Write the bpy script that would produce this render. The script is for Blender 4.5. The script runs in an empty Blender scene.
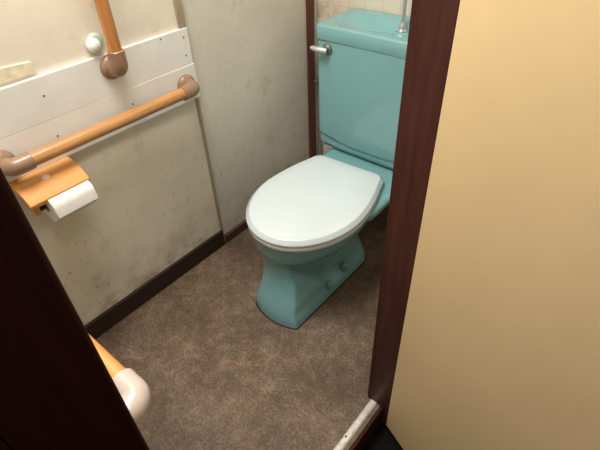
import bpy, bmesh, math, random
from mathutils import Vector, Matrix
random.seed(7)
SC = bpy.context.scene
COL = SC.collection
PI = math.pi

# ---------------------------------------------------------------- materials
def lin(c):
    return tuple(((v/255)/12.92 if v/255 <= .04045 else ((v/255+.055)/1.055)**2.4) for v in c) + (1,)

class NT:
    def __init__(s, name):
        s.m = bpy.data.materials.new(name); s.m.use_nodes = True
        s.t = s.m.node_tree; s.b = s.t.nodes['Principled BSDF']
        s.co = s.t.nodes.new('ShaderNodeTexCoord')
    def n(s, typ, **kw):
        nd = s.t.nodes.new(typ)
        for k, v in kw.items():
            if k in nd.inputs: nd.inputs[k].default_value = v
            else: setattr(nd, k, v)
        return nd
    def l(s, a, b): s.t.links.new(a, b)
    def mapping(s, scale=(1,1,1), loc=(0,0,0), rot=(0,0,0), src='Object'):
        mp = s.n('ShaderNodeMapping'); mp.inputs['Scale'].default_value = scale
        mp.inputs['Location'].default_value = loc; mp.inputs['Rotation'].default_value = rot
        s.l(s.co.outputs[src], mp.inputs['Vector']); return mp.outputs['Vector']
    def noise(s, vec, scale, detail=4, rough=.55, dist=0):
        nd = s.n('ShaderNodeTexNoise'); nd.inputs['Scale'].default_value = scale
        nd.inputs['Detail'].default_value = detail; nd.inputs['Roughness'].default_value = rough
        nd.inputs['Distortion'].default_value = dist
        s.l(vec, nd.inputs['Vector']); return nd.outputs['Fac']
    def ramp(s, fac, stops):
        nd = s.n('ShaderNodeValToRGB'); cr = nd.color_ramp
        while len(cr.elements) < len(stops): cr.elements.new(.5)
        for e, (p, c) in zip(cr.elements, stops):
            e.position = p; e.color = lin(c) if len(c) == 3 else c
        s.l(fac, nd.inputs['Fac']); return nd.outputs['Color']
    def mix(s, fac, a, b, mode='MIX'):
        nd = s.n('ShaderNodeMix', data_type='RGBA', blend_type=mode)
        for v, i in ((fac, nd.inputs['Factor']), (a, nd.inputs['A']), (b, nd.inputs['B'])):
            if isinstance(v, (int, float)): i.default_value = v
            elif isinstance(v, tuple): i.default_value = v
            else: s.l(v, i)
        return nd.outputs['Result']
    def math(s, op, a, b=0.0):
        nd = s.n('ShaderNodeMath', operation=op)
        for v, i in ((a, nd.inputs[0]), (b, nd.inputs[1])):
            if isinstance(v, (int, float)): i.default_value = v
            else: s.l(v, i)
        return nd.outputs[0]
    def sep(s, vec):
        nd = s.n('ShaderNodeSeparateXYZ'); s.l(vec, nd.inputs[0]); return nd.outputs
    def rng(s, v, a, b, c=0.0, d=1.0):
        nd = s.n('ShaderNodeMapRange'); nd.interpolation_type = 'SMOOTHSTEP'
        s.l(v, nd.inputs['Value'])
        for k, x in (('From Min', a), ('From Max', b), ('To Min', c), ('To Max', d)): nd.inputs[k].default_value = x
        return nd.outputs['Result']
    def bump(s, h, strength=.2, dist=.002):
        nd = s.n('ShaderNodeBump'); nd.inputs['Strength'].default_value = strength
        nd.inputs['Distance'].default_value = dist
        s.l(h, nd.inputs['Height']); s.l(nd.outputs['Normal'], s.b.inputs['Normal'])
    def done(s, col=None, rough=.6, coat=0, metal=0, spec=None):
        if col is not None:
            if isinstance(col, tuple): s.b.inputs['Base Color'].default_value = col
            else: s.l(col, s.b.inputs['Base Color'])
        s.b.inputs['Roughness'].default_value = rough
        s.b.inputs['Coat Weight'].default_value = coat
        s.b.inputs['Coat Roughness'].default_value = .08
        s.b.inputs['Metallic'].default_value = metal
        if spec is not None: s.b.inputs['Specular IOR Level'].default_value = spec
        return s.m

def mat_plain(name, c, rough=.5, coat=0, metal=0, var=.06, scale=20, spec=None):
    t = NT(name); v = t.mapping()
    n = t.noise(v, scale)
    a = tuple(max(0, x*(1-var)) for x in c); b = tuple(min(255, x*(1+var)) for x in c)
    return t.done(t.ramp(n, [(.3, a), (.7, b)]), rough, coat, metal, spec)

def mat_wall(name, base, dark, low_grime=.35, spots=True, seed=0):
    t = NT(name); v = t.mapping(loc=(seed, seed*1.7, 0)); raw = t.mapping()
    n1 = t.noise(v, 3.2, 5, .6); n2 = t.noise(v, 14, 5, .62); n3 = t.noise(v, 60, 3, .6)
    c = t.ramp(n1, [(.3, tuple(x*.93 for x in base)), (.7, base)])
    c = t.mix(t.math('MULTIPLY', t.rng(n2, .55, .78), .38), c, lin(dark))
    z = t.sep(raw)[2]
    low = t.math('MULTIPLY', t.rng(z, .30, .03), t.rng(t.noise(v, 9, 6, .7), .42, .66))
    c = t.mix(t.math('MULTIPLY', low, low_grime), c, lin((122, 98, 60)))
    if spots:
        fine = t.noise(t.mapping(scale=(70, 70, 38), loc=(seed, 0, 0)), 1.0, 3, .6)
        where = t.noise(t.mapping(loc=(2.3+seed, 1.1, .4)), 4.2, 3, .6)
        sp = t.math('MULTIPLY', t.math('MULTIPLY', t.rng(fine, .63, .70), t.rng(where, .46, .60)), t.rng(z, .55, .30, .12, 1.0))
        c = t.mix(t.math('MULTIPLY', sp, .7), c, lin((112, 98, 74)))
    c = t.mix(.05, c, t.ramp(n3, [(.3, (90, 84, 70)), (.7, (240, 235, 220))]), 'OVERLAY')
    t.bump(n3, .12, .001)
    return t.done(c, .75, spec=.25)

def mat_wood(name, c1, c2, axis, rough=.4, coat=.15, scale=1.0, spec=None):
    t = NT(name)
    sc = [38*scale]*3; sc[axis] = 2.0*scale
    v = t.mapping(scale=tuple(sc))
    n = t.noise(v, 1.0, 6, .62, .6)
    n2 = t.noise(t.mapping(scale=tuple(x*4 for x in sc)), 1.0, 3, .6)
    c = t.ramp(n, [(.28, c1), (.72, c2)])
    c = t.mix(.25, c, t.ramp(n2, [(.3, tuple(x*.7 for x in c1)), (.7, c2)]))
    t.bump(n2, .08, .0008)
    return t.done(c, rough, coat, spec=spec)

def mat_floor():
    t = NT('floor_vinyl'); v = t.mapping()
    n1 = t.noise(v, 4.5, 5, .62, .3); n2 = t.noise(v, 28, 6, .72); n3 = t.noise(v, 130, 3, .6)
    n4 = t.noise(t.mapping(loc=(3, 1, 0)), 2.6, 3, .55)
    c = t.ramp(n1, [(.28, (124, 110, 95)), (.5, (156, 143, 128)), (.72, (186, 175, 161))])
    c = t.mix(.45, c, t.ramp(n4, [(.35, (96, 80, 70)), (.65, (170, 158, 148))]), 'OVERLAY')
    c = t.mix(.6, c, t.ramp(n2, [(.34, (70, 54, 44)), (.5, (124, 108, 95)), (.66, (176, 160, 146))]), 'OVERLAY')
    c = t.mix(.55, c, t.ramp(n3, [(.36, (72, 62, 54)), (.64, (190, 180, 170))]), 'OVERLAY')
    t.bump(n3, .15, .0008)
    return t.done(c, .58, 0, spec=.3)

def mat_tile():
    t = NT('wall_tiles'); v = t.mapping(rot=(PI/2, 0, 0), loc=(.02, .0, .0))
    # the wall stands in XZ: feed (x, z) to the brick pattern
    s = t.sep(t.mapping()); cb = t.n('ShaderNodeCombineXYZ'); t.l(s[0], cb.inputs[0]); t.l(s[2], cb.inputs[1])
    bk = t.n('ShaderNodeTexBrick'); bk.offset = 0
    for k, x in (('Scale', 1.0), ('Brick Width', .075), ('Row Height', .075), ('Mortar Size', .0016), ('Mortar Smooth', .2)): bk.inputs[k].default_value = x
    bk.inputs['Color1'].default_value = lin((206, 196, 178)); bk.inputs['Color2'].default_value = lin((210, 201, 185)); bk.inputs['Mortar'].default_value = lin((190, 176, 155))
    t.l(cb.outputs[0], bk.inputs['Vector'])
    n = t.noise(t.mapping(), 16, 5, .65)
    stain = t.math('MULTIPLY', t.rng(n, .42, .66), t.rng(s[0], .22, .02))
    c = t.mix(t.math('MULTIPLY', stain, .6), bk.outputs['Color'], lin((138, 96, 62)))
    return t.done(c, .35)

M = {}
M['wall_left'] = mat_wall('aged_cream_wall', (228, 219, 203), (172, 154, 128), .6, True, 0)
M['wall_rear'] = mat_wall('aged_cream_panel', (218, 212, 199), (164, 148, 122), .45, True, 3.1)
M['wall_plain'] = mat_wall('plain_cream_wall', (205, 198, 180), (170, 156, 130), .2, False, 5.3)
M['tile'] = mat_tile()
M['floor'] = mat_floor()
M['board'] = mat_plain('white_painted_board', (226, 224, 220), .5, .0, 0, .025, 9)
M['rail'] = mat_wood('orange_wood_rail_y', (156, 106, 60), (206, 152, 94), 1, .38, .2)
M['rail_z'] = mat_wood('orange_wood_rail_z', (160, 100, 52), (204, 142, 80), 2, .35, .25)
M['rail_x'] = mat_wood('orange_wood_rail_x', (205, 138, 72), (235, 172, 100), 0, .35, .25)
M['bracket'] = mat_plain('taupe_plastic', (140, 110, 88), .34, .2, 0, .05, 30)
M['bracket_pale'] = mat_plain('pale_pink_plastic', (200, 184, 174), .25, .3, 0, .02, 10)
M['cover'] = mat_wood('orange_wood_cover', (204, 138, 70), (222, 160, 90), 1, .6, .0, .6)
M['paper'] = mat_plain('soft_white_paper', (232, 230, 226), .9, 0, 0, .02, 40, spec=.1)
M['core'] = mat_plain('cardboard', (150, 120, 90), .9)
M['teal'] = mat_plain('teal_ceramic', (118, 164, 168), .2, .3, 0, .015, 4)
M['lid'] = mat_plain('white_plastic_lid', (204, 215, 219), .16, .5, 0, .01, 4)
M['seat'] = mat_plain('off_white_plastic', (220, 221, 218), .35, .1, 0, .01, 4)
M['chrome'] = mat_plain('dull_chrome', (186, 190, 190), .3, 0, .7, .05, 40)
M['lever'] = mat_plain('worn_lever_metal', (200, 198, 194), .35, 0, .55, .05, 40)
M['verdigris'] = mat_plain('tarnished_metal', (104, 112, 106), .45, 0, .6, .2, 60)
M['boltcap'] = mat_plain('teal_bolt_cap', (98, 134, 134), .35, .1, 0, .05, 40)
M['dark_wood'] = mat_wood('dark_brown_jamb', (60, 31, 25), (92, 55, 47), 2, .45, 0, spec=.18)
M['sill_wood'] = mat_wood('dark_brown_sill', (50, 24, 16), (70, 34, 24), 1, .55, 0, spec=.15)
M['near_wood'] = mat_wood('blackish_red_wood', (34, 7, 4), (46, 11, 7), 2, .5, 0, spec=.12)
M['post'] = mat_wood('red_brown_post', (70, 32, 22), (98, 50, 36), 2, .45, .05)
M['skirting'] = mat_wood('dark_skirting', (34, 22, 16), (62, 44, 34), 1, .55, 0, spec=.3)
M['skirting_red'] = mat_wood('brown_skirting', (66, 38, 26), (98, 66, 50), 1, .6, 0, spec=.3)
M['batten'] = mat_wood('tan_batten', (140, 122, 98), (178, 164, 140), 2, .6, 0)
M['plaster'] = mat_plain('bare_cream_plaster', (224, 214, 188), .85, 0, 0, .06, 50, spec=.1)
M['strip'] = mat_plain('worn_metal_strip', (206, 200, 192), .42, 0, .35, .08, 70)
M['door'] = mat_plain('cream_yellow_door', (216, 190, 146), .5, .0, 0, .015, 5, spec=.35)
M['door_edge'] = mat_plain('door_edge', (150, 128, 92), .6)
M['hall_floor'] = mat_wood('dark_hall_floor', (14, 12, 9), (24, 20, 16), 0, .8, 0, spec=.08)
M['dark'] = mat_plain('dark_screw', (60, 56, 52), .5, 0, .4)
M['knob'] = None
def mat_glass_knob():
    t = NT('pale_green_plastic')
    m = t.done(lin((216, 236, 222)), .2, .3)
    t.b.inputs['Subsurface Weight'].default_value = .4
    t.b.inputs['Subsurface Radius'].default_value = (.01, .012, .01)
    t.b.inputs['Transmission Weight'].default_value = .25
    return m
M['knob'] = mat_glass_knob()

# ---------------------------------------------------------------- helpers
def link(name, bm, mat, parent=None, smooth=True, bevel=0, sharp=35, loc=None):
    bmesh.ops.remove_doubles(bm, verts=bm.verts, dist=1e-6)
    bmesh.ops.recalc_face_normals(bm, faces=bm.faces)
    me = bpy.data.meshes.new(name)
    bm.to_mesh(me); bm.free()
    me.materials.append(mat)
    o = bpy.data.objects.new(name, me); COL.objects.link(o)
    if bevel:
        b = o.modifiers.new('bevel', 'BEVEL'); b.width = bevel; b.segments = 3; b.limit_method = 'ANGLE'; b.angle_limit = math.radians(35)
    if smooth:
        for p in me.polygons: p.use_smooth = True
        try: me.set_sharp_from_angle(angle=math.radians(sharp))
        except Exception: pass
    if parent:
        o.parent = parent
        o.matrix_parent_inverse = Matrix.Translation(-parent.location)
    return o

def empty(name, loc, label, cat, group=None):
    o = bpy.data.objects.new(name, None); COL.objects.link(o); o.location = loc
    o.empty_display_size = .05
    return tag(o, label, cat, group)

def tag(o, label, cat, group=None):
    o['label'] = label; o['category'] = cat
    if group: o['group'] = group
    return o

def struct(o, label=None, cat=None):
    o['kind'] = 'structure'
    if label: o['label'] = label
    if cat: o['category'] = cat
    return o

def box(bm, x0, x1, y0, y1, z0, z1):
    vs = [bm.verts.new((x, y, z)) for x in (x0, x1) for y in (y0, y1) for z in (z0, z1)]
    for f in ((0,1,3,2), (4,6,7,5), (0,4,5,1), (2,3,7,6), (0,2,6,4), (1,5,7,3)):
        bm.faces.new([vs[i] for i in f])
    return bm

def bx(*a): return box(bmesh.new(), *a)

def prism(bm, pts, axis, a, b):
    """closed polygon pts extruded along an axis between a and b"""
    def P(p, t):
        q = list(p); q.insert(axis, t); return q
    A = [bm.verts.new(P(p, a)) for p in pts]; B = [bm.verts.new(P(p, b)) for p in pts]
    bm.faces.new(A); bm.faces.new(B[::-1]); n = len(pts)
    for i in range(n): bm.faces.new((A[i], A[(i+1)%n], B[(i+1)%n], B[i]))
    return bm

def tube(bm, path, rad, seg=20, cap=True):
    path = [Vector(p) for p in path]
    rad = rad if isinstance(rad, (list, tuple)) else [rad]*len(path)
    rings = []; up = None
    for i, p in enumerate(path):
        d = (path[min(i+1, len(path)-1)] - path[max(i-1, 0)]).normalized()
        if up is None:
            up = d.orthogonal().normalized()
        else:
            up = (up - d*up.dot(d)).normalized()
        s = d.cross(up)
        rings.append([bm.verts.new(p + (up*math.cos(2*PI*k/seg) + s*math.sin(2*PI*k/seg))*rad[i]) for k in range(seg)])
    for a, b in zip(rings, rings[1:]):
        for k in range(seg): bm.faces.new((a[k], a[(k+1)%seg], b[(k+1)%seg], b[k]))
    if cap:
        bm.faces.new(rings[0][::-1]); bm.faces.new(rings[-1])
    return bm

def lathe(bm, prof, origin, axis, seg=28):
    """prof = [(r, h)...] turned about axis through origin"""
    axis = Vector(axis).normalized(); u = axis.orthogonal().normalized(); w = axis.cross(u); o = Vector(origin)
    rings = []
    for r, h in prof:
        if r < 1e-6: rings.append([bm.verts.new(o + axis*h)])
        else: rings.append([bm.verts.new(o + axis*h + (u*math.cos(2*PI*k/seg) + w*math.sin(2*PI*k/seg))*r) for k in range(seg)])
    for a, b in zip(rings, rings[1:]):
        for k in range(seg):
            k2 = (k+1) % seg
            if len(a) == 1 and len(b) == 1: continue
            if len(a) == 1: bm.faces.new((a[0], b[k2], b[k]))
            elif len(b) == 1: bm.faces.new((a[k], a[k2], b[0]))
            else: bm.faces.new((a[k], a[k2], b[k2], b[k]))
    if len(rings[0]) > 1: bm.faces.new(rings[0])
    if len(rings[-1]) > 1: bm.faces.new(rings[-1])
    return bm

def loft(bm, rings, cap0=True, cap1=True):
    R = [[bm.verts.new(p) for p in r] for r in rings]; n = len(R[0])
    for a, b in zip(R, R[1:]):
        for k in range(n): bm.faces.new((a[k], a[(k+1)%n], b[(k+1)%n], b[k]))
    if cap0: bm.faces.new(R[0][::-1])
    if cap1: bm.faces.new(R[-1])
    return bm

def lerp_keys(keys, z):
    if z <= keys[0][0]: return keys[0][1]
    for (a, va), (b, vb) in zip(keys, keys[1:]):
        if z <= b:
            t = (z-a)/(b-a); t = t*t*(3-2*t)
            return va + (vb-va)*t
    return keys[-1][1]
def ss(a, b, x):
    t = max(0, min(1, (x-a)/(b-a))); return t*t*(3-2*t)

def arc(c, r, a0, a1, n, plane):
    out = []
    for i in range(n+1):
        a = a0 + (a1-a0)*i/n
        p = [c[0], c[1], c[2]]; p[plane[0]] += r*math.cos(a); p[plane[1]] += r*math.sin(a); out.append(tuple(p))
    return out

# ---------------------------------------------------------------- setting
CEIL = 2.15
struct(link('floor', bx(-.05, .925, -.88, .70, -.012, 0), M['floor'], smooth=False), 'mottled brown vinyl floor of the toilet room', 'floor')
struct(link('wall_left', bx(-.05, 0, -.88, -.004, 0, CEIL), M['wall_left'], smooth=False), 'stained cream wall panel behind the handrails', 'wall')
struct(link('wall_left_rear', bx(-.05, -.003, -.004, .70, 0, CEIL), M['wall_rear'], smooth=False), 'cream wall panel beside the toilet tank', 'wall')
struct(link('wall_back', bx(-.003, .935, .676, .70, 0, CEIL), M['tile'], smooth=False), 'cream tiled wall behind the toilet tank', 'wall')
struct(link('wall_right', bx(.885, .935, -.14, .676, 0, CEIL), M['wall_plain'], smooth=False), 'cream wall right of the toilet', 'wall')
struct(link('wall_near', bx(0, .88, -.88, -.835, 0, CEIL), M['wall_plain'], smooth=False), 'cream wall on the near side of the toilet room', 'wall')
struct(link('ceiling', bx(-.05, .935, -.88, .70, CEIL, CEIL+.04), M['wall_plain'], smooth=False), 'ceiling of the toilet room', 'ceiling')
struct(link('baseboard_left', bx(0, .012, -.835, -.001, 0, .078), M['skirting'], bevel=.002), 'dark brown skirting board under the handrail wall', 'baseboard')
struct(link('baseboard_left_rear', bx(-.003, .012, .010, .599, 0, .042), M['skirting_red'], bevel=.004), 'low brown skirting beside the toilet', 'baseboard')
struct(link('baseboard_back', bx(.02, .885, .662, .676, 0, .06), M['skirting_red'], bevel=.003), 'brown skirting behind the toilet', 'baseboard')
struct(link('trim_1', bx(0, .010, -.022, .003, .897, CEIL), M['batten'], bevel=.0015), 'tan vertical batten at the wall joint above the white board', 'trim')
struct(link('trim_8', bx(0, .006, -.008, .004, .078, .673), M['batten'], bevel=.002), 'thin tan bead at the wall joint below the white board', 'trim')
struct(link('trim_2', bx(-.003, .010, .600, .640, 0, CEIL), M['post'], bevel=.002), 'red-brown vertical corner post left of the tank', 'trim')
# ragged patch of old plaster left above the board
pts = []
for i in range(13):
    y = -.83 + (.36)*i/12; pts.append((y, .905))
pts += [(-.467, .910), (-.472, .921), (-.469, .931)]
for i in range(12):
    y = -.475 - (.355)*i/11; pts.append((y, .934 + random.uniform(-.002, .003) + (.004 if i % 3 else 0)))
struct(link('trim_3', prism(bmesh.new(), pts, 0, 0, .005), M['plaster'], bevel=.0012), 'ragged cream strip of old plaster above the white board', 'trim')

# door frame, sill and open door
struct(link('trim_4', bx(.878, .953, -.222, -.14, -.09, 2.0), M['dark_wood'], bevel=.0015), 'dark brown door jamb in front of the tank', 'trim')
nj = bx(.88, .953, -.93, -.845, -.09, 2.0)
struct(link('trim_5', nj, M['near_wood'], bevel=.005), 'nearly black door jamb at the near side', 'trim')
struct(link('trim_6', bx(.878, .953, -.93, -.14, 2.0, 2.07), M['dark_wood'], bevel=.0015), 'dark door head', 'trim')
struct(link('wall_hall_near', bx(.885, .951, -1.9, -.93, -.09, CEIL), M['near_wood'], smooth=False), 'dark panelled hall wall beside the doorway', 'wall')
struct(link('wall_hall_far', bx(.935, 1.02, -.14, -.10, -.09, CEIL), M['near_wood'], smooth=False), 'hall wall behind the open door', 'wall')
struct(link('wall_over_door', bx(.885, .935, -.93, -.14, 2.07, CEIL), M['wall_plain'], smooth=False), 'wall over the doorway', 'wall')
struct(link('trim_7', bx(.905, .935, -.8475, -.222, -.09, -.004), M['sill_wood'], bevel=.002), 'dark brown wooden door sill with a step down', 'trim')
struct(link('floor_hall', bx(.90, 2.6, -1.9, 1.2, -.12, -.09), M['hall_floor'], smooth=False), 'dark hall floor a step below', 'floor')

ts = empty('threshold_strip', (.9, -.53, 0), 'worn pale metal strip screwed along the edge of the door sill', 'threshold strip')
prof = [(.892, -.001), (.892, .002), (.895, .0035), (.908, .0035), (.913, .001), (.9135, -.010), (.9115, -.010), (.911, -.001)]
def prism_y(pts, y0, y1):
    bm = bmesh.new()
    A = [bm.verts.new((x, y0, z)) for x, z in pts]; B = [bm.verts.new((x, y1, z)) for x, z in pts]; n = len(pts)
    bm.faces.new(A); bm.faces.new(B[::-1])
    for i in range(n): bm.faces.new((A[i], A[(i+1)%n], B[(i+1)%n], B[i]))
    return bm
link('strip', prism_y(prof, -.8475, -.222), M['strip'], ts, smooth=False)
for y in (-.365, -.60, -.79):
    s = link('screw', lathe(bmesh.new(), [(.0032, 0), (.0030, .0006), (.0012, .0008), (0, .0004)], (.899, y, .0035), (0, 0, 1), 14), M['dark'], ts)

# open door: hinged on the jamb, opened outwards
hinge = Vector((.957, -.232, 0)); ang = math.atan2(-.39, .92)
dr = bpy.data.objects.new('door_1', None); COL.objects.link(dr); dr.location = hinge; dr.rotation_euler = (0, 0, ang)
struct(dr, 'plain cream door standing open beside the dark jamb', 'door')
def link_local(name, bm, mat, parent, **kw):
    o = link(name, bm, mat, None, **kw); o.parent = parent; return o
link_local('door_panel', bx(0, .60, 0, .032, -.062, 1.94), M['door'], dr, bevel=.0015)
kb = bmesh.new()
lathe(kb, [(.024, 0), (.024, .004), (.010, .006), (.010, .035), (.022, .042), (.026, .055), (.022, .068), (0, .071)], (.545, 0, .86), (0, -1, 0))
link_local('door_knob', kb, M['chrome'], dr)
for z in (.15, 1.75):
    link_local('hinge', tube(bmesh.new(), [(-.003, .036, z-.04), (-.003, .036, z+.04)], .005, 12), M['verdigris'], dr)

# ---------------------------------------------------------------- boards, rails
bd = empty('backing_board', (0, -.42, .67), 'white painted backing board of two planks screwed to the left wall', 'board')
link('plank', bx(0, .013, -.834, .002, .7865, .897), M['board'], bd, bevel=.0012)
lp = prism(bmesh.new(), [(0, -.834), (.0128, -.834), (.0128, -.36), (.0152, .0), (.0152, .004), (0, .004)], 2, .673, .7863)
link('plank', lp, M['board'], bd, bevel=.0010)
for y, z, x in ((-.0165, .872, .013), (-.020, .817, .013), (-.100, .888, .013), (-.476, .849, .013), (-.244, .739, .0138), (-.482, .738, .0128)):
    link('screw', lathe(bmesh.new(), [(.0026, 0), (.0024, .0007), (.0010, .0009), (0, .0003)], (x, y, z), (1, 0, 0), 12), M['dark'], bd)

def elbow(p_wall, out, turn, rail_dir, r=.0225, plate=.034):
    """wall bracket: round flange on the wall, neck coming out, bend and socket towards rail_dir"""
    bm = bmesh.new(); pw = Vector(p_wall); n = Vector(out); d = Vector(rail_dir)
    lathe(bm, [(plate, 0), (plate, .005), (plate*.97, .009), (plate*.88, .013), (r*1.04, .018)], pw, n)
    path = [pw + n*.006]
    c = pw + n*(turn) ; R = .022
    path.append(pw + n*(turn-R))
    for i in range(1, 9):
        a = PI/2*i/8
        path.append(pw + n*(turn - R + R*math.sin(a)) + d*(R - R*math.cos(a)))
    path.append(pw + n*turn + d*.052)
    path.append(pw + n*turn + d*.0535)
    rad = [r]*(len(path)-1) + [r*.93]
    tube(bm, path, rad, 24)
    return bm
RX = .061   # distance of the rail axis from the wall
h1 = empty('handrail', (RX, -.32, .72), 'horizontal orange wooden handrail along the bottom of the white board', 'handrail', 'wooden handrails with plastic end brackets')
zr = .730
ya, yb_ = -.634, -.044
link('rail', tube(bmesh.new(), [(RX, ya+.046, zr), (RX, yb_-.046, zr)], .0182, 28), M['rail'], h1)
link('end_bracket', elbow((.0145, yb_, zr), (1, 0, 0), RX-.0145, (0, -1, 0)), M['bracket'], h1)
link('end_bracket', elbow((.0145, ya, zr), (1, 0, 0), RX-.0145, (0, 1, 0)), M['bracket'], h1)
h2 = empty('handrail', (RX, -.275, .86), 'vertical orange wooden handrail rising from the white board', 'handrail', 'wooden handrails with plastic end brackets')
yv = -.276; zv = .862
link('rail', tube(bmesh.new(), [(RX, yv, zv+.046), (RX, yv, 1.46)], .0172, 28), M['rail_z'], h2)
link('end_bracket', elbow((.013, yv, zv), (1, 0, 0), RX-.013, (0, 0, 1)), M['bracket'], h2)
link('end_bracket', elbow((.0, yv, 1.505), (1, 0, 0), RX, (0, 0, -1)), M['bracket'], h2)
h3 = empty('handrail', (.6, -.785, .72), 'short orange wooden handrail with pale plastic end, half hidden by the dark jamb', 'handrail', 'wooden handrails with plastic end brackets')
yn, zn = -.788, .668
link('rail', tube(bmesh.new(), [(.30, yn, zn), (.742, yn, zn)], .0172, 28), M['rail_x'], h3)
link('end_bracket', elbow((.787, -.835, zn), (0, 1, 0), .047, (-1, 0, 0), .023), M['bracket_pale'], h3)['label'] = 'pale pinkish plastic end bracket'
link('end_bracket', elbow((.255, -.835, zn), (0, 1, 0), .052, (1, 0, 0), .023), M['bracket_pale'], h3)

# small dome stuck on the wall above the board
kn = empty('wall_knob', (0, -.304, .927), 'small round pale green translucent knob on the wall above the white board', 'knob')
link('collar', lathe(bmesh.new(), [(.021, 0), (.021, .004), (.018, .007), (.013, .008)], (0, -.294, .933), (1, 0, 0)), M['knob'], kn)
link('dome', lathe(bmesh.new(), [(.0175, .004), (.0180, .014), (.0165, .020), (.0125, .0245), (.006, .0265), (0, .027)], (0, -.306, .928), (1, 0, 0)), mat_plain('milky_dome', (232, 242, 234), .25, .3, 0, .01), kn)

# ---------------------------------------------------------------- paper holder
ph = empty('paper_holder', (0, -.56, .6), 'orange wooden toilet paper holder on the wall under the handrail', 'toilet paper holder')
y0, y1 = -.644, -.478
top = [(0, .672), (.030, .6735), (.055, .669), (.078, .659), (.094, .648), (.106, .638)]
bot = [(.104, .626), (.090, .636), (.075, .646), (.052, .656), (.030, .6605), (0, .660)]
link('cover', prism_y(top + bot, y0, y1), M['cover'], ph, sharp=50, bevel=.002)
link('back_plate', bx(0, .010, -.625, -.50, .585, .662), M['cover'], ph, bevel=.002)
arm = [(0.008, .661), (.066, .655), (.080, .640), (.080, .598), (.074, .588), (.060, .586), (.044, .600), (.008, .628)]
link('side_arm', prism_y(arm, -.633, -.6185), M['cover'], ph, bevel=.0015)
link('side_arm', prism_y([(.008, .661), (.06, .655), (.066, .640), (.03, .63), (.008, .628)], -.4815, -.4785), M['cover'], ph, bevel=.0015)
link('spindle', tube(bmesh.new(), [(.069, -.6185, .599), (.069, -.4840, .599)], .006, 14), M['skirting'], ph)
mk = bmesh.new()
lathe(mk, [(.010, 0), (.0095, .0010), (.006, .0016), (0, .0018)], (.056, -.566, .6685), (.28, 0, .96), 18)
link('badge', mk, mat_plain('worn_silver_sticker', (226, 200, 176), .35, 0, 0), ph)['label'] = 'small pale round sticker'
# roll
rl = empty('toilet_roll', (.055, -.54, .59), 'white toilet paper roll hanging in the wooden holder', 'toilet roll')
cy_, cz_, rr = .069, .599, .050
pts = []
for i in range(36):
    a = 2*PI*i/36
    pts.append((cy_ + rr*math.cos(a), cz_ + rr*math.sin(a)))
link('roll', prism_y(pts, -.600, -.484), M['paper'], rl, sharp=40, bevel=.003)
sh = [(cy_ + (rr+.001)*math.cos(a), cz_ + (rr+.001)*math.sin(a)) for a in [PI*.62 - i*.12 for i in range(11)]]
sh += [(.1215, .624), (.1250, .610), (.1280, .594), (.1290, .585)]
sheet_o = sh; sheet_i = [(x-.0016, z-.0008) for x, z in sh]
link('loose_sheet', prism_y(sheet_o + sheet_i[::-1], -.5995, -.4845), M['paper'], rl, sharp=60)
link('core', tube(bmesh.new(), [(cy_, -.6015, cz_), (cy_, -.4825, cz_)], .016, 18), M['core'], rl)

# ---------------------------------------------------------------- toilet
TX = .43
to = empty('toilet', (TX, .1, 0), 'teal ceramic toilet with white lid and tank in the corner', 'toilet')

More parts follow.
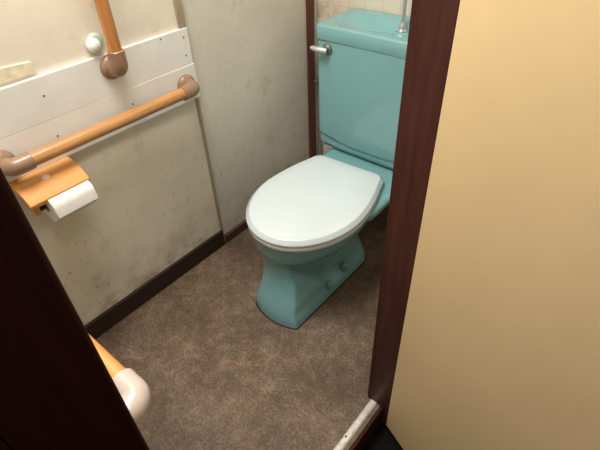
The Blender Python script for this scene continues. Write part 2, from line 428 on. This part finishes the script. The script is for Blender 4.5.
def pedestal():
    bm = bmesh.new()
    N = 64
    yf_k = [(0, -.184), (.012, -.183), (.19, -.131), (.215, -.131), (.25, -.141), (.29, -.155), (.345, -.163)]
    col_k = [(0, .096), (.19, .084), (.22, .088), (.35, .095)]
    colr_k = [(0, .100), (.012, .0975), (.07, .083), (.13, .066), (.19, .051), (.25, .038), (.35, .03)]
    bowl_w = [(.17, .06), (.20, .092), (.225, .122), (.25, .148), (.27, .163), (.30, .176), (.345, .184)]
    yb_k = [(0, .335), (.06, .330), (.15, .31), (.24, .30), (.345, .30)]
    zs = [0, .006, .014, .024, .032, .038, .046, .056, .066, .08, .095, .11, .125, .14, .155, .17, .182, .194, .206, .218, .228, .238, .246, .254, .262, .272, .285, .30, .315, .33, .343]
    rings = []
    for z in zs:
        yf = lerp_keys(yf_k, z); yb = lerp_keys(yb_k, z)
        cw = lerp_keys(col_k, z); bw = lerp_keys(bowl_w, z)
        # where the side recess starts
        yc = .060 + (-.118-.060)*max(0, min(1, (z-.045)/(.205-.045)))
        half = []
        for i in range(N+1):
            t = i/N; y = yf + (yb-yf)*((1-math.cos(PI*t))/2 if t > .5 else .5*(2*t)**2.2)
            d = y - yf
            r = .024
            e = math.sqrt(max(0, d/r)) if d < r else 1
            db = yb - y; rb = .07
            eb = math.sqrt(max(0, 1-((rb-db)/rb)**2)) if db < rb else 1
            rec = ss(yc-.003, yc+.014, y) * ss(.030, .075 + .05*ss(.0, .2, y), z)
            L = .235
            yc0 = yf + L
            if y < yc0: eg = math.sqrt(max(0, 1-((yc0-y)/L)**2))
            else: eg = 1 - .12*ss(yc0, .30, y)
            lip = ss(.240, .256, z)              # crisp lip under the bowl
            wb = bw*eg*eb
            out = []
            for c, fr in ((lerp_keys(colr_k, z), 0.0), (cw, 1.0)):
                w = (c*(1-rec) + min(.046, c)*rec)*e*eb
                b = wb*(lip + (1-lip)*fr*(1-rec))
                k = .012*min(1, min(w, b)/.03) + 1e-6
                h = max(0, min(1, .5 + .5*(b-w)/k))
                out.append(w*(1-h) + b*h + k*h*(1-h))
            half.append((out[0], out[1], y))
        px = TX + .014*(1-ss(.10, .26, z))
        ring = [(px + W, y, z) for W, V, y in half] + [(px - V, y, z) for W, V, y in half[-2:0:-1]]
        rings.append(ring)
    loft(bm, rings)
    # flat deck carrying the tank
    def rr_ring(x0, x1, y0, y1, r, z, n=6):
        out = []
        for cx, cy, a in ((x1-r, y1-r, 0), (x0+r, y1-r, PI/2), (x0+r, y0+r, PI), (x1-r, y0+r, 3*PI/2)):
            for i in range(n+1):
                t = a + PI/2*i/n; out.append((cx+r*math.cos(t), cy+r*math.sin(t), z))
        return out
    loft(bm, [rr_ring(.33, .53, .20, .58, .04, .235), rr_ring(.275, .59, .17, .625, .04, .285), rr_ring(.246, .616, .15, .645, .035, .315),
              rr_ring(.243, .619, .15, .648, .032, .335), rr_ring(.248, .614, .155, .645, .028, .344), rr_ring(.26, .60, .165, .635, .02, .346)])
    return bm
bowl = link('bowl', pedestal(), M['teal'], to, sharp=60)
# dark bead of sealant / grime where the foot meets the floor is a thin ring of its own
bm = bmesh.new()
N = 48; ring = []
for i in range(N+1):
    t = i/N; y = -.184 + (.335+.184)*((1-math.cos(PI*t))/2 if t > .5 else .5*(2*t)**2.2); d = y+.184; r = .024
    e = math.sqrt(max(0, d/r)) if d < r else 1
    db = .335-y; eb = math.sqrt(max(0, 1-((.07-db)/.07)**2)) if db < .07 else 1
    ring.append((.100*e*eb, y))
loop = [(TX+.014+w, y, .001) for w, y in ring] + [(TX+.014-w, y, .001) for w, y in ring[-2:0:-1]]
tube(bm, loop + [loop[0]], .0032, 8)
link('base_seal', bm, mat_plain('black_sealant', (22, 20, 18), .6), to)
for x, y, z, r in ((.528, .150, .062, .0165), (.534, .040, .052, .0135)):
    bm = lathe(bmesh.new(), [(r*1.15, -.012), (r*1.15, .003), (r, .005), (r, .012), (r*.75, .0175), (0, .0195)], (x, y, z), (.45, -.1, .88), 20)
    link('bolt_cap', bm, M['boltcap'], to)

# lid and seat
def egg(inset=0, z=0, n=72):
    L, W, yc, yb = .252-inset, .202-inset, .082, .345-inset
    pts = []
    # right side from the front to the back, then mirrored
    half = []
    for i in range(24):
        a = -PI/2 + (PI/2)*i/24
        half.append((W*math.cos(a), yc + L*math.sin(a)))
    rc = max(.004, .046-inset); wb = .158-inset
    m = 14
    for i in range(m):
        t = i/m; y = yc + (yb-rc-yc)*t
        half.append((W + (wb-W)*(t**1.7), y))
    for i in range(9):
        a = PI/2*i/8
        half.append((wb-rc+rc*math.cos(a), yb-rc+rc*math.sin(a)))
    ring = [(w, y, z) for w, y in half] + [(-w, y, z) for w, y in half[::-1] if w > 1e-6]
    ca, sa = math.cos(math.radians(3.2)), math.sin(math.radians(3.2))     # the lid sits a little askew
    return [(.424 + x*ca - (y-.08)*sa, .08 + x*sa + (y-.08)*ca, z) for x, y, z in ring]
def rings(spec): return [egg(i, z) for i, z in spec]
st = link('seat', loft(bmesh.new(), rings([(.012, .340), (.006, .341), (.003, .345), (.002, .357), (.005, .3615), (.012, .362)])), M['seat'], to, sharp=50)
ld = link('lid', loft(bmesh.new(), rings([(.010, .3625), (.003, .3625), (.0005, .365), (0, .370), (.0015, .3745), (.010, .3800), (.0112, .3832), (.015, .3850), (.05, .3865), (.10, .3875), (.15, .388)])), M['lid'], to, sharp=50)
for sx in (-1, 1):
    link('hinge', tube(bmesh.new(), [(TX+sx*.085-.022, .326, .360), (TX+sx*.085+.022, .326, .360)], .0105, 16), M['seat'], to)

# tank
def rrect(x0, x1, y0, y1, r, z, n=8):
    out = []
    for cx, cy, a in ((x1-r, y1-r, 0), (x0+r, y1-r, PI/2), (x0+r, y0+r, PI), (x1-r, y0+r, 3*PI/2)):
        for i in range(n+1):
            t = a + PI/2*i/n; out.append((cx+r*math.cos(t), cy+r*math.sin(t), z))
    return out
X0, X1, Y0, Y1 = .184, .660, .425, .664
def tank_body():
    bm = bmesh.new()
    nx = 60; zs = [.356 + (.790-.356)*j/86 for j in range(87)]
    def outline(z):
        n = 12; r = .020; ring = []
        ramp = ss(.356, .372, z)
        shr = .010*(1-ramp)
        x0, x1, y0, y1 = X0+shr+.004*(1-ss(.356, .79, z)), X1-shr-.004*(1-ss(.356, .79, z)), Y0+shr, Y1-shr
        # back edge right -> left
        for cx, cy, a in ((x1-r, y1-r, 0), (x0+r, y1-r, PI/2)):
            for i in range(n+1):
                t = a + PI/2*i/n; ring.append((cx+r*math.cos(t), cy+r*math.sin(t), z))
        cs = []
        for i in range(n+1):
            t = PI + PI/2*i/n; cs.append((x0+r+r*math.cos(t), y0+r+r*math.sin(t)))
        for i in range(1, nx):
            cs.append((x0+r+(x1-x0-2*r)*i/nx, y0))
        for i in range(n+1):
            t = 3*PI/2 + PI/2*i/n; cs.append((x1-r+r*math.cos(t), y0+r+r*math.sin(t)))
        for x, y in cs:
            u = (x-(X0+X1)/2)/((X1-X0)/2)
            za = .396 + .026*(abs(u)**2.2)           # curved step low on the front
            dz = z - za
            off = .006*(1-ss(-.007, -.001, dz)) if dz < 0 else 0
            bulge = -.004*(1-u*u)
            ring.append((x, y+off+bulge, z))
        return ring
    loft(bm, [outline(z) for z in zs])
    return bm
tk = link('tank', tank_body(), M['teal'], to, sharp=60)
def sink_top():
    bm = bmesh.new()
    x0, x1, y0, y1 = .180, .666, .418, .672
    zt, zb = .832, .783
    cx, cy = (x0+x1)/2, (y0+y1)/2
    R = [rrect(x0+.012, x1-.012, y0+.012, y1-.012, .02, zb+.002), rrect(x0+.002, x1-.002, y0+.002, y1-.002, .024, zb), rrect(x0, x1, y0, y1, .026, zb+.004),
         rrect(x0, x1, y0, y1, .026, zt-.004), rrect(x0+.0015, x1-.0015, y0+.0015, y1-.0015, .025, zt-.0008), rrect(x0+.005, x1-.005, y0+.005, y1-.005, .023, zt)]
    # rim then hollow: blends from the rounded rectangle to an oval
    def oval(a, b, z, n=8, dx=0, p=2.6):
        out = []
        for q in range(4):
            for i in range(n+1):
                t = PI/2*q + PI/2*i/(n+.001)
                c, s = math.cos(t), math.sin(t)
                out.append((cx+dx+a*math.copysign(abs(c)**(2/p), c), cy+b*math.copysign(abs(s)**(2/p), s), z))
        return out
    A, B = (x1-x0)/2, (y1-y0)/2
    R += [oval(A-.022, B-.018, zt, p=5), oval(A-.034, B-.026, zt-.001, p=4), oval(A-.044, B-.033, zt-.006, p=3.2), oval(A-.058, B-.042, zt-.017, p=2.8), oval(A-.080, B-.054, zt-.030, p=2.6), oval(A-.115, B-.070, zt-.041, p=2.4), oval(A-.16, B-.090, zt-.046, p=2.2), oval(A-.21, B-.108, zt-.048, p=2)]
    lathe(bm, [(.036, -.032), (.033, -.012), (.028, -.003), (.020, 0)], (.428, .606, .800), (0, 0, 1))
    loft(bm, R)
    return bm
sk = link('sink_top', sink_top(), M['teal'], tk, sharp=55)
sx, sy, sz = .428, .606, .800
sp = bmesh.new()
lathe(sp, [(.019, 0), (.019, .004), (.013, .010), (.0125, .022), (.0085, .028), (.0075, .034)], (sx, sy, sz), (0, 0, 1))
path = [(sx, sy, sz+.02), (sx, sy, sz+.20)] + arc((sx, sy-.035, sz+.20), .035, 0, PI, 12, (1, 2))[1:] + [(sx, sy-.07, sz+.18)]
tube(sp, path, .0062, 18)
link('spout', sp, M['chrome'], tk)['label'] = 'upright chrome water spout'
lv = bmesh.new()
lx, ly, lz = .240, .421, .755
lathe(lv, [(.0195, 0), (.0195, .005), (.015, .008), (.010, .011), (.010, .021), (.0085, .0235), (0, .024)], (lx, ly+.002, lz), (0, -1, 0))
link('lever_base', lv, M['verdigris'], tk)
lv = bmesh.new()
tube(lv, [(lx+.008, ly-.017, lz), (lx-.006, ly-.022, lz), (lx-.03, ly-.024, lz+.001), (lx-.050, ly-.025, lz+.002), (lx-.057, ly-.025, lz+.002)], [.0085, .0110, .0100, .0085, .0055], 16)
link('flush_lever', lv, M['lever'], tk)['label'] = 'pale metal flush lever'

# supply pipe left of the tank
spp = empty('supply_pipe', (.022, .653, 0), 'thin grey water supply pipe with small valve between the corner post and the tank', 'pipe')
link('pipe', tube(bmesh.new(), [(.022, .653, 0), (.022, .653, .60), (.024, .652, .615), (.032, .650, .622), (.16, .645, .622), (.181, .645, .622)], .0060, 14), M['chrome'], spp)
vb = bmesh.new()
lathe(vb, [(.0085, -.018), (.0100, -.014), (.0100, .014), (.0085, .018)], (.022, .653, .515), (0, 0, 1), 16)
lathe(vb, [(.006, 0), (.006, .012), (.010, .013), (.010, .020), (.007, .022)], (.022, .645, .515), (0, -1, 0), 16)
link('valve', vb, M['verdigris'], spp)

# ---------------------------------------------------------------- light
def area(name, loc, target, size, power, color, sy=None):
    l = bpy.data.lights.new(name, 'AREA'); l.energy = power; l.color = color[:3]
    l.shape = 'RECTANGLE'; l.size = size; l.size_y = sy or size
    o = bpy.data.objects.new(name, l); COL.objects.link(o); o.location = loc
    o.rotation_euler = (Vector(target)-Vector(loc)).to_track_quat('-Z', 'Y').to_euler(); return o
area('ceiling_lamp', (.32, -.46, 2.13), (.32, -.46, 0), .54, 28, (1.0, .985, .95), .66)
area('hall_lamp', (1.16, -.66, 1.98), (1.12, -.35, .7), .26, 4.6, (1.0, .92, .80), .30)
w = bpy.data.worlds.new('World'); SC.world = w; w.use_nodes = True
w.node_tree.nodes['Background'].inputs[0].default_value = (1.0, .96, .90, 1)
w.node_tree.nodes['Background'].inputs[1].default_value = .22

# ---------------------------------------------------------------- camera
f, pit, yaw, roll = 459.6, .6925, -.7167, -.04365
fh = Vector((math.sin(yaw), math.cos(yaw), 0)); r_ = Vector((math.cos(yaw), -math.sin(yaw), 0)); up = Vector((0, 0, 1))
fw = fh*math.cos(pit) - up*math.sin(pit); u_ = up*math.cos(pit) + fh*math.sin(pit)
r2 = r_*math.cos(roll) + u_*math.sin(roll); u2 = u_*math.cos(roll) - r_*math.sin(roll)
cam = bpy.data.cameras.new('camera'); co = bpy.data.objects.new('camera', cam); COL.objects.link(co)
cam.sensor_width = 36; cam.lens = f*36/600; cam.clip_start = .01
co.matrix_world = Matrix(((r2.x, u2.x, -fw.x, 1.23046), (r2.y, u2.y, -fw.y, -.90643), (r2.z, u2.z, -fw.z, 1.32), (0, 0, 0, 1)))
SC.camera = co
SC.view_settings.view_transform = 'Standard'
SC.view_settings.exposure = 0
SC.view_settings.gamma = 1
